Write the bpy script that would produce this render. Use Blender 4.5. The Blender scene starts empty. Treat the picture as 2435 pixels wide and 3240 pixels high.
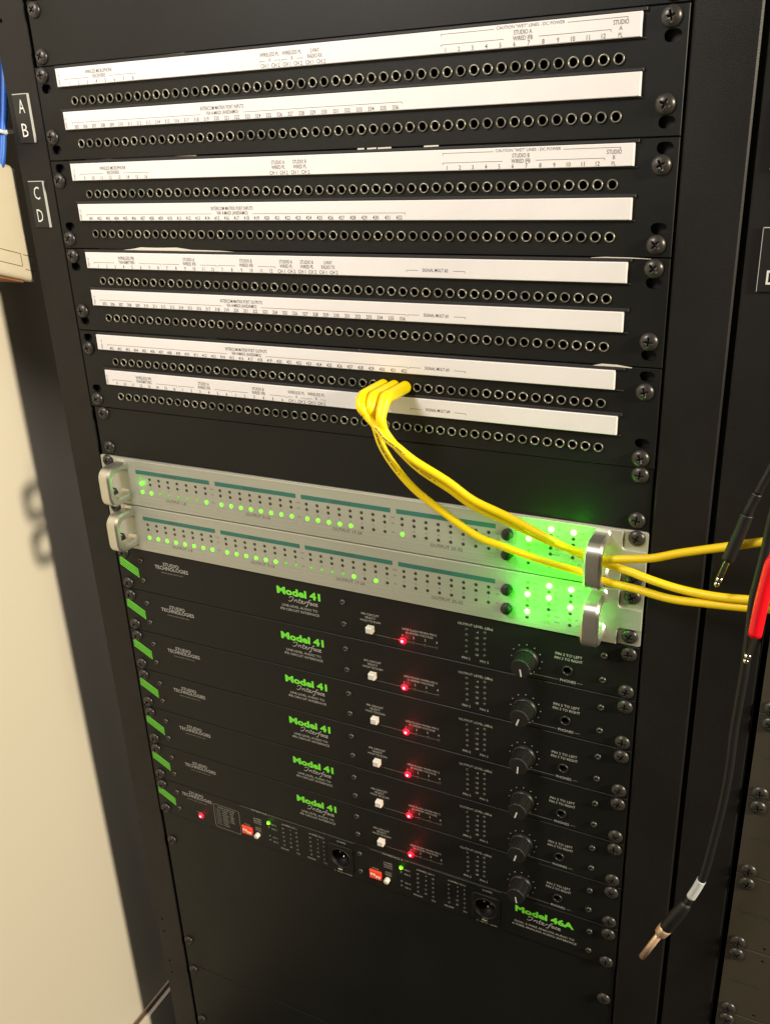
import bpy, bmesh, math, random
from mathutils import Vector, Matrix
from mathutils.geometry import delaunay_2d_cdt

random.seed(7)
scene = bpy.context.scene
col = scene.collection
U = 44.45            # one rack unit in mm
Z0 = 1210.0          # height in mm of the top edge of the first patch panel
XM = 241.3           # rack centre line

def W(x, d, y=0.0):
    """rack mm (x right, d down from patch panel top, y into the rack) -> metres"""
    return Vector((x * .001, y * .001, (Z0 - d) * .001))

# ------------------------------------------------------------------ camera
RV = Vector((0.3939, 0.4635, 0.0516))
Rm = Matrix.Rotation(RV.length, 3, RV.normalized())        # rack (x, down, in) -> camera (right, down, forward)
CP = (577.83, 62.56, -565.34)
cam = bpy.data.cameras.new('camera')
cam_o = bpy.data.objects.new('camera', cam)
col.objects.link(cam_o)
def r2w(v): return Vector((v[0], v[2], -v[1]))
right, down, fwd = r2w(Rm[0]), r2w(Rm[1]), r2w(Rm[2])
mw = Matrix((right, -down, -fwd)).transposed().to_4x4()
mw.translation = W(CP[0], CP[1], CP[2])
cam_o.matrix_world = mw
cam.sensor_fit = 'VERTICAL'
cam.sensor_height = 24.0
cam.lens = 2840.43 / 3240 * 24.0
cam.clip_start = 0.02
cam.clip_end = 60
scene.camera = cam_o

# ------------------------------------------------------------------ world, lamps, exposure
world = bpy.data.worlds.new('World')
scene.world = world
world.use_nodes = True
bgn = world.node_tree.nodes['Background']
bgn.inputs[0].default_value = (1.0, .91, .79, 1)
bgn.inputs[1].default_value = 0.06
def area(name, loc, target, size, energy, color):
    l = bpy.data.lights.new(name, 'AREA')
    l.shape = 'DISK'; l.size = size; l.energy = energy; l.color = color
    o = bpy.data.objects.new(name, l); col.objects.link(o)
    o.location = loc
    o.rotation_euler = (Vector(target) - Vector(loc)).to_track_quat('-Z', 'Y').to_euler()
    return o
# ceiling lamp well to the right: throws the rack's shadow on the side wall
area('room_lamp', W(2500, -480, -390), W(0, 420, 0), .3, 88, (1, .88, .66))
# lamp above and in front of the rack
area('ceiling_lamp', W(20, -370, -610), W(220, 160, 0), .26, 6.2, (1, .95, .94))
scene.view_settings.view_transform = 'Standard'
scene.view_settings.look = 'None'
scene.view_settings.exposure = 0
scene.view_settings.gamma = 1

# ------------------------------------------------------------------ materials
MAT = {}
def mat(name, base, rough=.5, metal=0., bump=0., scale=300., var=0., spec=.5, emit=None, estr=0., trans=0., coat=0.):
    m = bpy.data.materials.new(name); m.use_nodes = True
    nt = m.node_tree; b = nt.nodes['Principled BSDF']
    b.inputs['Base Color'].default_value = (*base, 1)
    b.inputs['Roughness'].default_value = rough
    b.inputs['Metallic'].default_value = metal
    b.inputs['Specular IOR Level'].default_value = spec
    b.inputs['Coat Weight'].default_value = coat
    if trans: b.inputs['Transmission Weight'].default_value = trans
    if emit:
        b.inputs['Emission Color'].default_value = (*emit, 1)
        b.inputs['Emission Strength'].default_value = estr
    if bump or var:
        geo = nt.nodes.new('ShaderNodeNewGeometry')
        n1 = nt.nodes.new('ShaderNodeTexNoise'); n1.inputs['Scale'].default_value = scale; n1.inputs['Detail'].default_value = 4
        nt.links.new(geo.outputs['Position'], n1.inputs['Vector'])
        if bump:
            bm = nt.nodes.new('ShaderNodeBump'); bm.inputs['Strength'].default_value = bump; bm.inputs['Distance'].default_value = .0006
            nt.links.new(n1.outputs['Fac'], bm.inputs['Height']); nt.links.new(bm.outputs['Normal'], b.inputs['Normal'])
        if var:
            n2 = nt.nodes.new('ShaderNodeTexNoise'); n2.inputs['Scale'].default_value = 14; n2.inputs['Detail'].default_value = 6
            nt.links.new(geo.outputs['Position'], n2.inputs['Vector'])
            mx = nt.nodes.new('ShaderNodeMix'); mx.data_type = 'RGBA'
            mx.inputs['A'].default_value = (*[c * (1 - var) for c in base], 1)
            mx.inputs['B'].default_value = (*[min(1, c * (1 + var)) for c in base], 1)
            nt.links.new(n2.outputs['Fac'], mx.inputs['Factor'])
            mx2 = nt.nodes.new('ShaderNodeMix'); mx2.data_type = 'RGBA'; mx2.blend_type = 'OVERLAY'; mx2.inputs['Factor'].default_value = .15
            nt.links.new(mx.outputs['Result'], mx2.inputs['A']); nt.links.new(n1.outputs['Color'], mx2.inputs['B'])
            bw = nt.nodes.new('ShaderNodeRGBToBW'); nt.links.new(n1.outputs['Color'], bw.inputs['Color'])
            nt.links.new(bw.outputs['Val'], mx2.inputs['B'])
            nt.links.new(mx2.outputs['Result'], b.inputs['Base Color'])
            mr = nt.nodes.new('ShaderNodeMapRange'); mr.inputs['To Min'].default_value = max(.05, rough - .12); mr.inputs['To Max'].default_value = min(1, rough + .12)
            nt.links.new(n2.outputs['Fac'], mr.inputs['Value']); nt.links.new(mr.outputs['Result'], b.inputs['Roughness'])
    MAT[name] = m
    return m
mat('black_panel', (.0085, .0088, .0078), .45, bump=.12, scale=1800, var=.25, spec=.25)
mat('black_upright', (.0115, .0102, .0095), .47, bump=.25, scale=1500, var=.3, spec=.26)
mat('black_dark', (.012, .012, .012), .6)
mat('black_hole', (.004, .004, .004), .8, spec=.1)
mat('screw_black', (.05, .046, .042), .34, metal=.45)
mat('screw_small', (.09, .085, .075), .35, metal=.6)
mat('nickel', (.6, .58, .48), .4, metal=.8)
mat('chrome', (.75, .72, .62), .16, metal=1)
mat('strip_white', (.8, .77, .75), .42, var=.03, scale=60)
mat('strip_edge', (.78, .74, .7), .3)
mat('ink_grey', (.05, .048, .048), .6)
mat('ink_dark', (.03, .028, .025), .6)
mat('silver_face', (.44, .445, .365), .42, metal=.25, bump=.05, scale=2500, var=.05)
mat('silver_edge', (.62, .6, .52), .36, metal=.35)
mat('handle_alu', (.66, .65, .57), .34, metal=.92)
mat('teal', (.03, .17, .13), .5)
mat('line_grey', (.33, .33, .27), .6)
mat('ink_tan', (.08, .075, .055), .6)
mat('led_off', (.035, .035, .025), .3)
mat('led_smoke', (.05, .054, .046), .3)
mat('led_green_hot', (.1, .6, .05), .3, emit=(.32, 1, .16), estr=13)
mat('led_green', (.05, .6, .02), .3, emit=(.12, 1, .015), estr=3.2)
mat('led_green_dim', (.12, .5, .04), .3, emit=(.16, 1, .02), estr=.28)
mat('led_lime', (.2, .6, .02), .3, emit=(.35, 1, .02), estr=4.5)
mat('led_red_hot', (.7, .02, .03), .3, emit=(1, .05, .08), estr=22)
mat('led_red_halo', (.6, .01, .02), .3, emit=(1, .0, .015), estr=3)
mat('led_lime_halo', (.1, .5, .01), .3, emit=(.12, 1, .0), estr=1.1)
mat('green_print', (.2, .9, .05), .55)
mat('white_print', (.5, .5, .46), .6)
mat('grey_print', (.25, .26, .23), .6)
mat('cap_white', (.75, .74, .68), .4)
mat('knob_black', (.011, .011, .01), .42)
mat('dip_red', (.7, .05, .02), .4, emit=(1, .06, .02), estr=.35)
mat('yellow_pvc', (.98, .7, .0), .48)
mat('yellow_plug', (.98, .72, .0), .45)
mat('red_pvc', (.9, .003, .014), .4)
mat('black_rubber', (.0085, .0085, .008), .5)
mat('copper', (.84, .58, .38), .33, metal=.55)
mat('wall_paint', (.68, .62, .51), .7, bump=.02, scale=90)
mat('cream_plastic', (.62, .55, .42), .5, var=.04, scale=40)
mat('cream_white', (.78, .73, .64), .5)
mat('brown_line', (.12, .06, .025), .7)
mat('blue_cable', (.02, .12, .5), .45)
mat('tie_white', (.6, .62, .62), .4)
mat('orange_tape', (.28, .1, .04), .6)
mat('beige_panel', (.055, .047, .032), .5, var=.08, scale=900)
mat('floor_dark', (.03, .03, .026), .7)
mat('plate_black', (.012, .012, .012), .4)
mat('torn', (.7, .66, .55), .8)

# ------------------------------------------------------------------ mesh builder
_TX = {}
def text_shape(s, bold=0., shear=0., space=1.):
    k = (s, bold, shear, space)
    if k in _TX: return _TX[k]
    c = bpy.data.curves.new('t', 'FONT')
    c.body = s; c.size = 1; c.resolution_u = 2; c.offset = bold; c.shear = shear; c.space_character = space
    o = bpy.data.objects.new('t', c)
    me = bpy.data.meshes.new_from_object(o)
    v = [(p.co.x, p.co.y) for p in me.vertices]; f = [tuple(p.vertices) for p in me.polygons]
    bpy.data.objects.remove(o); bpy.data.curves.remove(c); bpy.data.meshes.remove(me)
    _TX[k] = (v, f)
    return _TX[k]
CAP = max(p[1] for p in text_shape('H')[0])

def circle(cx, cd, r, n=16):
    return [(cx + r * math.cos(2 * math.pi * i / n), cd + r * math.sin(2 * math.pi * i / n)) for i in range(n)]
def slot(cx, cd, hw, r, n=8):
    return [(cx + hw + r * math.cos(a), cd + r * math.sin(a)) for a in [(-.5 + i / n) * math.pi for i in range(n + 1)]] + \
           [(cx - hw - r * math.cos(a), cd - r * math.sin(a)) for a in [(-.5 + i / n) * math.pi for i in range(n + 1)]]
def rrect(x0, x1, d0, d1, r, n=4):
    out = []
    for cx, cd, a0 in ((x1 - r, d0 + r, -90), (x1 - r, d1 - r, 0), (x0 + r, d1 - r, 90), (x0 + r, d0 + r, 180)):
        for i in range(n + 1):
            a = math.radians(a0 + 90 * i / n)
            out.append((cx + r * math.cos(a), cd + r * math.sin(a)))
    return out
def inside(p, poly):
    x, y = p; c = False; j = len(poly) - 1
    for i in range(len(poly)):
        a, b = poly[i], poly[j]
        if (a[1] > y) != (b[1] > y) and x < (b[0] - a[0]) * (y - a[1]) / (b[1] - a[1]) + a[0]: c = not c
        j = i
    return c

class MB:
    def __init__(s): s.v = []; s.f = []; s.sm = []
    def add(s, v, f, smooth=False):
        o = len(s.v); s.v += v
        for q in f: s.f.append(tuple(i + o for i in q)); s.sm.append(smooth)
    def box(s, x0, x1, d0, d1, y0, y1, bev=0):
        if bev:
            b = bev
            s.frustum((x0, x1, d0, d1, y1), (x0, x1, d0, d1, y0 + b), (x0 + b, x1 - b, d0 + b, d1 - b, y0)); return
        v = [(x0, d0, y0), (x1, d0, y0), (x1, d1, y0), (x0, d1, y0), (x0, d0, y1), (x1, d0, y1), (x1, d1, y1), (x0, d1, y1)]
        s.add(v, [(0, 1, 2, 3), (7, 6, 5, 4), (0, 4, 5, 1), (1, 5, 6, 2), (2, 6, 7, 3), (3, 7, 4, 0)])
    def frustum(s, *lv):
        v = []; f = []
        for (x0, x1, d0, d1, y) in lv: v += [(x0, d0, y), (x1, d0, y), (x1, d1, y), (x0, d1, y)]
        for k in range(len(lv) - 1):
            for i in range(4):
                j = (i + 1) % 4; f.append((4 * k + i, 4 * k + j, 4 * k + 4 + j, 4 * k + 4 + i))
        f.append((3, 2, 1, 0)); n = 4 * (len(lv) - 1); f.append((n, n + 1, n + 2, n + 3))
        s.add(v, f)
    def prism(s, poly, y0, y1):
        n = len(poly)
        v = [(x, d, y0) for x, d in poly] + [(x, d, y1) for x, d in poly]
        s.add(v, [tuple(range(n)), tuple(range(2 * n - 1, n - 1, -1))] + [(i, (i + 1) % n, n + (i + 1) % n, n + i) for i in range(n)])
    def plate(s, outline, holes, y0, y1, bev=0.):
        """flat plate, front at y0, with real through holes; bev chamfers the outer front edge"""
        loops = [outline] + holes
        if bev:
            cx = sum(p[0] for p in outline) / len(outline); cd = sum(p[1] for p in outline) / len(outline)
            x0 = min(p[0] for p in outline); x1 = max(p[0] for p in outline); d0 = min(p[1] for p in outline); d1 = max(p[1] for p in outline)
            inn = [(cx + (p[0] - cx) * (1 - 2 * bev / (x1 - x0)), cd + (p[1] - cd) * (1 - 2 * bev / (d1 - d0))) for p in outline]
            loops = [inn] + holes
        pts = []; edges = []
        for lp in loops:
            o = len(pts); n = len(lp); pts += [Vector(p) for p in lp]
            edges += [(o + i, o + (i + 1) % n) for i in range(n)]
        vo, eo, fo = delaunay_2d_cdt(pts, edges, [], 0, 1e-6)[:3]
        bb = [(min(p[0] for p in h), max(p[0] for p in h), min(p[1] for p in h), max(p[1] for p in h), h) for h in holes]
        keep = []
        for f in fo:
            c = sum((vo[i] for i in f), Vector((0, 0))) / len(f)
            if not inside(c, loops[0]): continue
            if any(b[0] < c[0] < b[1] and b[2] < c[1] < b[3] and inside(c, b[4]) for b in bb): continue
            keep.append(tuple(f))
        s.add([(p[0], p[1], y0) for p in vo], keep)
        if bev:
            n = len(outline)
            s.add([(x, d, y0) for x, d in inn] + [(x, d, y0 + bev) for x, d in outline], [(i, (i + 1) % n, n + (i + 1) % n, n + i) for i in range(n)])
        for k, lp in enumerate([outline] + holes):
            n = len(lp); ya = y0 + (bev if k == 0 else 0)
            s.add([(x, d, ya) for x, d in lp] + [(x, d, y1) for x, d in lp], [(i, (i + 1) % n, n + (i + 1) % n, n + i) for i in range(n)])
        pts2 = [(p[0], p[1], y1) for p in vo]
        s.add(pts2, [tuple(reversed(f)) for f in keep])
    def lathe(s, cx, cd, prof, n=20, cap=True, smooth=True):
        v = []; f = []
        for r, y in prof:
            for i in range(n):
                a = 2 * math.pi * i / n; v.append((cx + r * math.cos(a), cd + r * math.sin(a), y))
        for k in range(len(prof) - 1):
            for i in range(n):
                j = (i + 1) % n; f.append((k * n + i, k * n + j, k * n + n + j, k * n + n + i))
        s.add(v, f, smooth)
        if cap:
            m = (len(prof) - 1) * n
            s.add(v[m:], [tuple(range(n))], False)
    def tube(s, pts, r, n=10, caps=True):
        P = [Vector(p) for p in pts]; v = []; f = []
        rr = r if isinstance(r, (list, tuple)) else [r] * len(P)
        ref = None
        for i, p in enumerate(P):
            t = (P[min(i + 1, len(P) - 1)] - P[max(i - 1, 0)]).normalized()
            if ref is None:
                ref = Vector((0, 0, 1)) if abs(t.z) < .9 else Vector((1, 0, 0))
            u = (ref - t * ref.dot(t)).normalized(); w = t.cross(u); ref = u
            for k in range(n):
                a = 2 * math.pi * k / n; v.append(tuple(p + (u * math.cos(a) + w * math.sin(a)) * rr[i]))
        for i in range(len(P) - 1):
            for k in range(n):
                j = (k + 1) % n; f.append((i * n + k, i * n + j, i * n + n + j, i * n + n + k))
        s.add(v, f, True)
        if caps: s.add(v[:n], [tuple(range(n))]); s.add(v[-n:], [tuple(range(n))])
    def rect(s, x0, x1, d0, d1, y): s.add([(x0, d0, y), (x1, d0, y), (x1, d1, y), (x0, d1, y)], [(0, 1, 2, 3)])
    def frame(s, x0, x1, d0, d1, w, y):
        s.rect(x0, x1, d0, d0 + w, y); s.rect(x0, x1, d1 - w, d1, y); s.rect(x0, x0 + w, d0 + w, d1 - w, y); s.rect(x1 - w, x1, d0 + w, d1 - w, y)
    def text(s, t, x, d, cap, y, al='C', width=None, sx=.85, bold=0., shear=0., rot=0., space=1.):
        """baseline at d (mm down), capital height cap"""
        v, f = text_shape(t, bold, shear, space)
        if not v: return
        k = cap / CAP; x0 = min(p[0] for p in v); x1 = max(p[0] for p in v)
        kx = k * sx
        if width: kx = width / (x1 - x0)
        off = {'C': (x0 + x1) / 2, 'L': x0, 'R': x1}[al]
        ca, sa = math.cos(rot), math.sin(rot); out = []
        for p in v:
            a, b = (p[0] - off) * kx, p[1] * k
            out.append((x + a * ca - b * sa, d - (a * sa + b * ca), y))
        s.add(out, f)
    def stroke(s, pts, w, y):
        P = [Vector(p) for p in pts]
        L = []
        for i, p in enumerate(P):
            t = (P[min(i + 1, len(P) - 1)] - P[max(i - 1, 0)]).normalized(); n = Vector((-t.y, t.x)) * w * .5
            L.append((p + n, p - n))
        v = []
        for a, b in L: v += [(a.x, a.y, y), (b.x, b.y, y)]
        s.add(v, [(2 * i, 2 * i + 1, 2 * i + 3, 2 * i + 2) for i in range(len(P) - 1)])
    def mesh(s, name, m, org=(0, 0, 0), flat=False):
        me = bpy.data.meshes.new(name)
        me.from_pydata([((x - org[0]) * .001, (y - org[2]) * .001, (org[1] - d) * .001) for x, d, y in s.v], [], s.f)
        me.polygons.foreach_set('use_smooth', s.sm)
        if not flat:
            b = bmesh.new(); b.from_mesh(me); bmesh.ops.remove_doubles(b, verts=b.verts, dist=1e-7)
            bmesh.ops.recalc_face_normals(b, faces=b.faces)
            b.to_mesh(me); b.free()
        me.materials.append(MAT[m]); me.update()
        return me

def link(name, data, parent=None, loc=None):
    o = bpy.data.objects.new(name, data); col.objects.link(o)
    if parent: o.parent = parent
    if loc is not None: o.location = loc
    return o
def tag(o, label, cat, group=None):
    o['label'] = label; o['category'] = cat
    if group: o['group'] = group
    return o
class Thing:
    """an Empty at the thing's base; child meshes are given in rack mm, relative to (x0, d0)"""
    def __init__(s, name, label, cat, base, d0=0., group=None):
        s.base = base                      # local origin in the thing's own (x, d, y) mm
        s.o = link(name, None, None, W(base[0], base[1] + d0, base[2]))
        s.o.empty_display_size = .02
        tag(s.o, label, cat, group)
    def part(s, name, mb, m, parent=None, flat=False):
        o = link(name, mb.mesh(name, m, s.base, flat), parent or s.o)
        if 'printing' in name or 'lettering' in name or name == 'printed_lines': o['kind'] = 'stuff'   # flat print
        return o
    def inst(s, name, me, x, d, y=0., parent=None, rot=0.):
        o = link(name, me, parent or s.o, ((x - s.base[0]) * .001, (y - s.base[2]) * .001, (s.base[1] - d) * .001))
        if rot: o.rotation_euler = (0, rot, 0)
        return o
def copy_tree(o, parent=None):
    c = o.copy(); col.objects.link(c); c.parent = parent
    for ch in o.children: copy_tree(ch, c)
    return c
def one(name, mb, m, label=None, cat=None, base=(0, 0, 0), kind=None, group=None):
    o = link(name, mb.mesh(name, m, base), None, W(*base))
    if label: tag(o, label, cat, group)
    if kind: o['kind'] = kind
    return o
def spline(pts, k=6):
    P = [Vector(p) for p in pts]; out = []
    for i in range(len(P) - 1):
        a, b, c, d = P[max(i - 1, 0)], P[i], P[i + 1], P[min(i + 2, len(P) - 1)]
        for j in range(k):
            t = j / k
            out.append(.5 * ((2 * b) + (c - a) * t + (2 * a - 5 * b + 4 * c - d) * t * t + (3 * b - a - 3 * c + d) * t ** 3))
    return out + [P[-1]]

# ------------------------------------------------------------------ shared small parts
def make_screw():
    mb = MB(); mb.lathe(0, 0, [(5.2, .0), (5.75, -.35), (5.7, -.75), (5.1, -1.7), (3.9, -2.6), (2.2, -3.15), (.01, -3.35)], 28)
    mb.add([(5.2 * math.cos(2 * math.pi * i / 28), 5.2 * math.sin(2 * math.pi * i / 28), 0) for i in range(28)], [tuple(range(28))])
    a = bpy.data.objects.new('a', mb.mesh('screw', 'screw_black'))
    me2 = MB()
    for r in (0, 1):
        w, l = .62, 2.7
        q = [(-l, -w), (l, -w), (l, w), (-l, w)]; q2 = [(-.9, -.3), (.9, -.3), (.9, .3), (-.9, .3)]
        if r: q = [(p[1], p[0]) for p in q]; q2 = [(p[1], p[0]) for p in q2]
        m = MB()
        m.add([(x, d, -4.5) for x, d in q] + [(x * .98, d * .98, -2.2) for x, d in q] + [(x, d, -1.0) for x, d in q2],
              [(3, 2, 1, 0), (8, 9, 10, 11)] + [(k * 4 + i, k * 4 + (i + 1) % 4, k * 4 + 4 + (i + 1) % 4, k * 4 + 4 + i) for k in (0, 1) for i in range(4)])
        b = bpy.data.objects.new('b%d' % r, m.mesh('c', 'black_hole'))
        col.objects.link(b)
        md = a.modifiers.new('b%d' % r, 'BOOLEAN'); md.object = b; md.operation = 'DIFFERENCE'; md.solver = 'EXACT'
    col.objects.link(a)
    dg = bpy.context.evaluated_depsgraph_get(); dg.update()
    me = bpy.data.meshes.new_from_object(a.evaluated_get(dg))
    for n in ('a', 'b0', 'b1'): bpy.data.objects.remove(bpy.data.objects[n])
    me.name = 'screw'; me.materials.clear(); me.materials.append(MAT['screw_black'])
    return me
SCREW = make_screw()
_m = MB(); _m.lathe(0, 0, [(2.5, 0), (2.6, -.6), (2.1, -1.3), (1.3, -1.6), (1.2, -.6)], 14); SMALL = _m.mesh('panel_screw', 'screw_small')
_m = MB(); _m.lathe(0, 0, [(3.15, .05), (3.3, -.5), (3.15, -1.05), (2.75, -1.3), (2.55, -1.2), (2.35, -.8), (2.25, .2)], 24, cap=False)
JACKS = []
for _n, _c, _r in (('nickel_dull', (.24, .23, .18), .45), ('nickel_worn', (.31, .3, .235), .4), ('nickel_dark', (.17, .165, .13), .5)):
    mat(_n, _c, _r, metal=.8); JACKS.append(_m.mesh('jack', _n))
_m = MB(); _m.lathe(0, 0, [(2.2, .2), (2.1, 14)], 16); BORE = _m.mesh('jack_bore', 'black_hole')
def led_mesh(n, r, h, m):
    b = MB(); b.lathe(0, 0, [(r, .1), (r, -h * .35), (r * .8, -h * .75), (r * .4, -h), (.01, -h * 1.05)], 12); return b.mesh(n, m)
LED_OFF = led_mesh('led', 1.35, .35, 'led_off'); LED_ON = led_mesh('led', 1.6, .8, 'led_green'); LED_DIM = led_mesh('led', 1.35, .5, 'led_green_dim')
LED_HOT = led_mesh('led', 1.9, 1.3, 'led_green_hot'); LED_SMOKE = led_mesh('led', 1.3, .8, 'led_smoke')
RED_HALO = led_mesh('led', 3.0, 1.5, 'led_red_halo'); LIME_HALO = led_mesh('led', 2.1, 1.5, 'led_lime_halo')  # oversized emissive domes draw the halo round each bright core
RED_CORE = led_mesh('led_core', 1.4, 2.4, 'led_red_hot'); LIME_CORE = led_mesh('led_core', 1.2, 2.1, 'led_lime')
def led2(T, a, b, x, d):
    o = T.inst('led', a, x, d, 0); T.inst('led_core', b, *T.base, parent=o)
_m = MB(); _m.box(-2.9, 2.9, -2.7, 2.7, -5, .1, .5); CAPB = _m.mesh('push_button', 'cap_white')
def glow(thing, x, d, y, e, c, rad=.0015):
    l = bpy.data.lights.new('led_glow', 'POINT'); l.energy = e; l.color = c; l.shadow_soft_size = rad
    return thing.inst('led_glow', l, x, d, y)

# ------------------------------------------------------------------ setting: side wall, floor
mb = MB(); mb.box(-220, -100, -2400, 1210, -1500, 1300)
wall = one('side_wall', mb, 'wall_paint', base=(-240, 1210, 0), kind='structure')
mb = MB(); mb.box(-2500, 3500, 1210, 1260, -2500, 2000)
floor = one('floor', mb, 'floor_dark', base=(0, 1210, 0), kind='structure')
t = Thing('skirting_board', 'cream skirting board with brown top joint along the side wall', 'skirting', (-95, 1210, 0))
mb = MB(); mb.box(-100, -88, 1079, 1210, -1500, 1300, 0); t.part('board', mb, 'wall_paint')
mb = MB(); mb.tube([(-95, 1077.5, -1500), (-95, 1077.5, 1300)], 2.2, 8); t.part('joint_bead', mb, 'brown_line')

# ------------------------------------------------------------------ rack frame
t = Thing('equipment_rack', 'black steel equipment rack holding patch panels and audio units', 'rack', (XM, 1210, 30))
RACK = t
lh = [circle(-26.3, d, 1.5, 10) for d in (-33.9, -53, 878.4, 897.3, 943.7, 962.6)]
mb = MB(); mb.plate([(-34.5, -240), (-.9, -240), (-.9, 1210), (-34.5, 1210)], lh, .4, 3.0, .5); 
mb.box(-34.5, -32.5, -240, 1210, 3.02, 60); mb.box(-3, -1, -240, 1210, 3.02, 40)
t.part('upright', mb, 'black_upright')
mb = MB(); mb.plate([(484.0, -240), (519.6, -240), (519.6, 1210), (484.0, 1210)], [], -.2, 3.0, 1.2)
mb.box(517.5, 519.6, -240, 1210, 3.02, 60); mb.box(484.0, 486, -240, 1210, 3.02, 40)
t.part('upright', mb, 'black_upright')
for x0, x1 in ((-.8, 20), (462.6, 483.8)):
    mb = MB(); mb.box(x0, x1, -240, 1210, 5.5, 8); t.part('mounting_rail', mb, 'black_dark')
mb = MB(); mb.box(21, 462, -240, 1210, 160, 163); t.part('back_plate', mb, 'black_hole')
def letter_plate(T, x0, x1, d0, d1, letters, y):
    mb = MB(); mb.box(x0, x1, d0, d1, y - 1.2, y - .02); p = T.part('letter_plate', mb, 'plate_black')
    mb = MB(); mb.rect(x0, x1, d0 - .1, d0 + .5, y - 1.25); mb.box(x1 - .2, x1 + 1.1, d0, d1, y - 1.25, y - .02); T.part('plate_edge', mb, 'white_print', p)
    mb = MB()
    for s, x, d in letters: mb.text(s, x, d + .5, 9.8, y - 1.3, width=6.2, bold=-.004)
    T.part('lettering', mb, 'cap_white', p, True)
letter_plate(t, -27.5, -11.8, 17, 52.4, (('A', -19.5, 30.4), ('B', -20, 47.6)), .4)
letter_plate(t, -27.2, -11.6, 81, 116.7, (('C', -19.5, 94.6), ('D', -20, 112)), .4)

# ------------------------------------------------------------------ blank panels
def rack_panel(T, h, m='black_panel', holes=(), w0=0.3, w1=482.3, gap=.35, y0=0, y1=3, ears=(), bev=.35):
    hs = list(holes)
    for x, d in ears: hs.append(slot(x, d, 1.6, 3.3))
    mb = MB(); mb.plate([(w0, gap), (w1, gap), (w1, h - gap), (w0, h - gap)], hs, y0, y1, bev)
    return T.part('faceplate', mb, m)
def screws(T, pos):
    for i, (x, d) in enumerate(pos):
        T.inst('screw', SCREW, x, d, -.02, rot=random.uniform(0, 1.57))
def blank(label, d0, n, ds, x0=2.2):
    h = n * U
    t = Thing('rack_blank', label, 'panel', (XM, h, 1.5), d0)
    rack_panel(t, h, w0=x0, y0=1.0, y1=3.2)
    for x, d in ds: t.inst('screw', SCREW, x, d, .98, rot=random.uniform(0, 1.57))
    return t
blank('taller black blank panel at the rack top, above the narrow blank', -5 * U, 4, [(9, 4 * U - 6.35), (473, 4 * U - 6.35), (9, 6.35), (473, 6.35)])
blank('narrow black blank panel directly above the top patch panel', -U, 1, [(9.2, 6.4), (9.2, 37.6), (473, 37.6), (473, 6.4)])
blank('narrow black blank panel between patch panels and silver converters', 6 * U, 1, [(12.2, 5.6), (12.8, 36.6), (473.6, 4.6), (473.6, 36.8)])
blank('tall plain black blank panel under the lowest audio interface', 16 * U, 5, [(9.4, 38.1), (475, 38.1), (9.4, 184.2), (475, 184.2)])
blank('black blank panel at the rack foot near the skirting board', 21 * U, 6, [(9.4, 7.3), (475, 7.3), (9.4, 88.5), (475, 88.5)])

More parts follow.
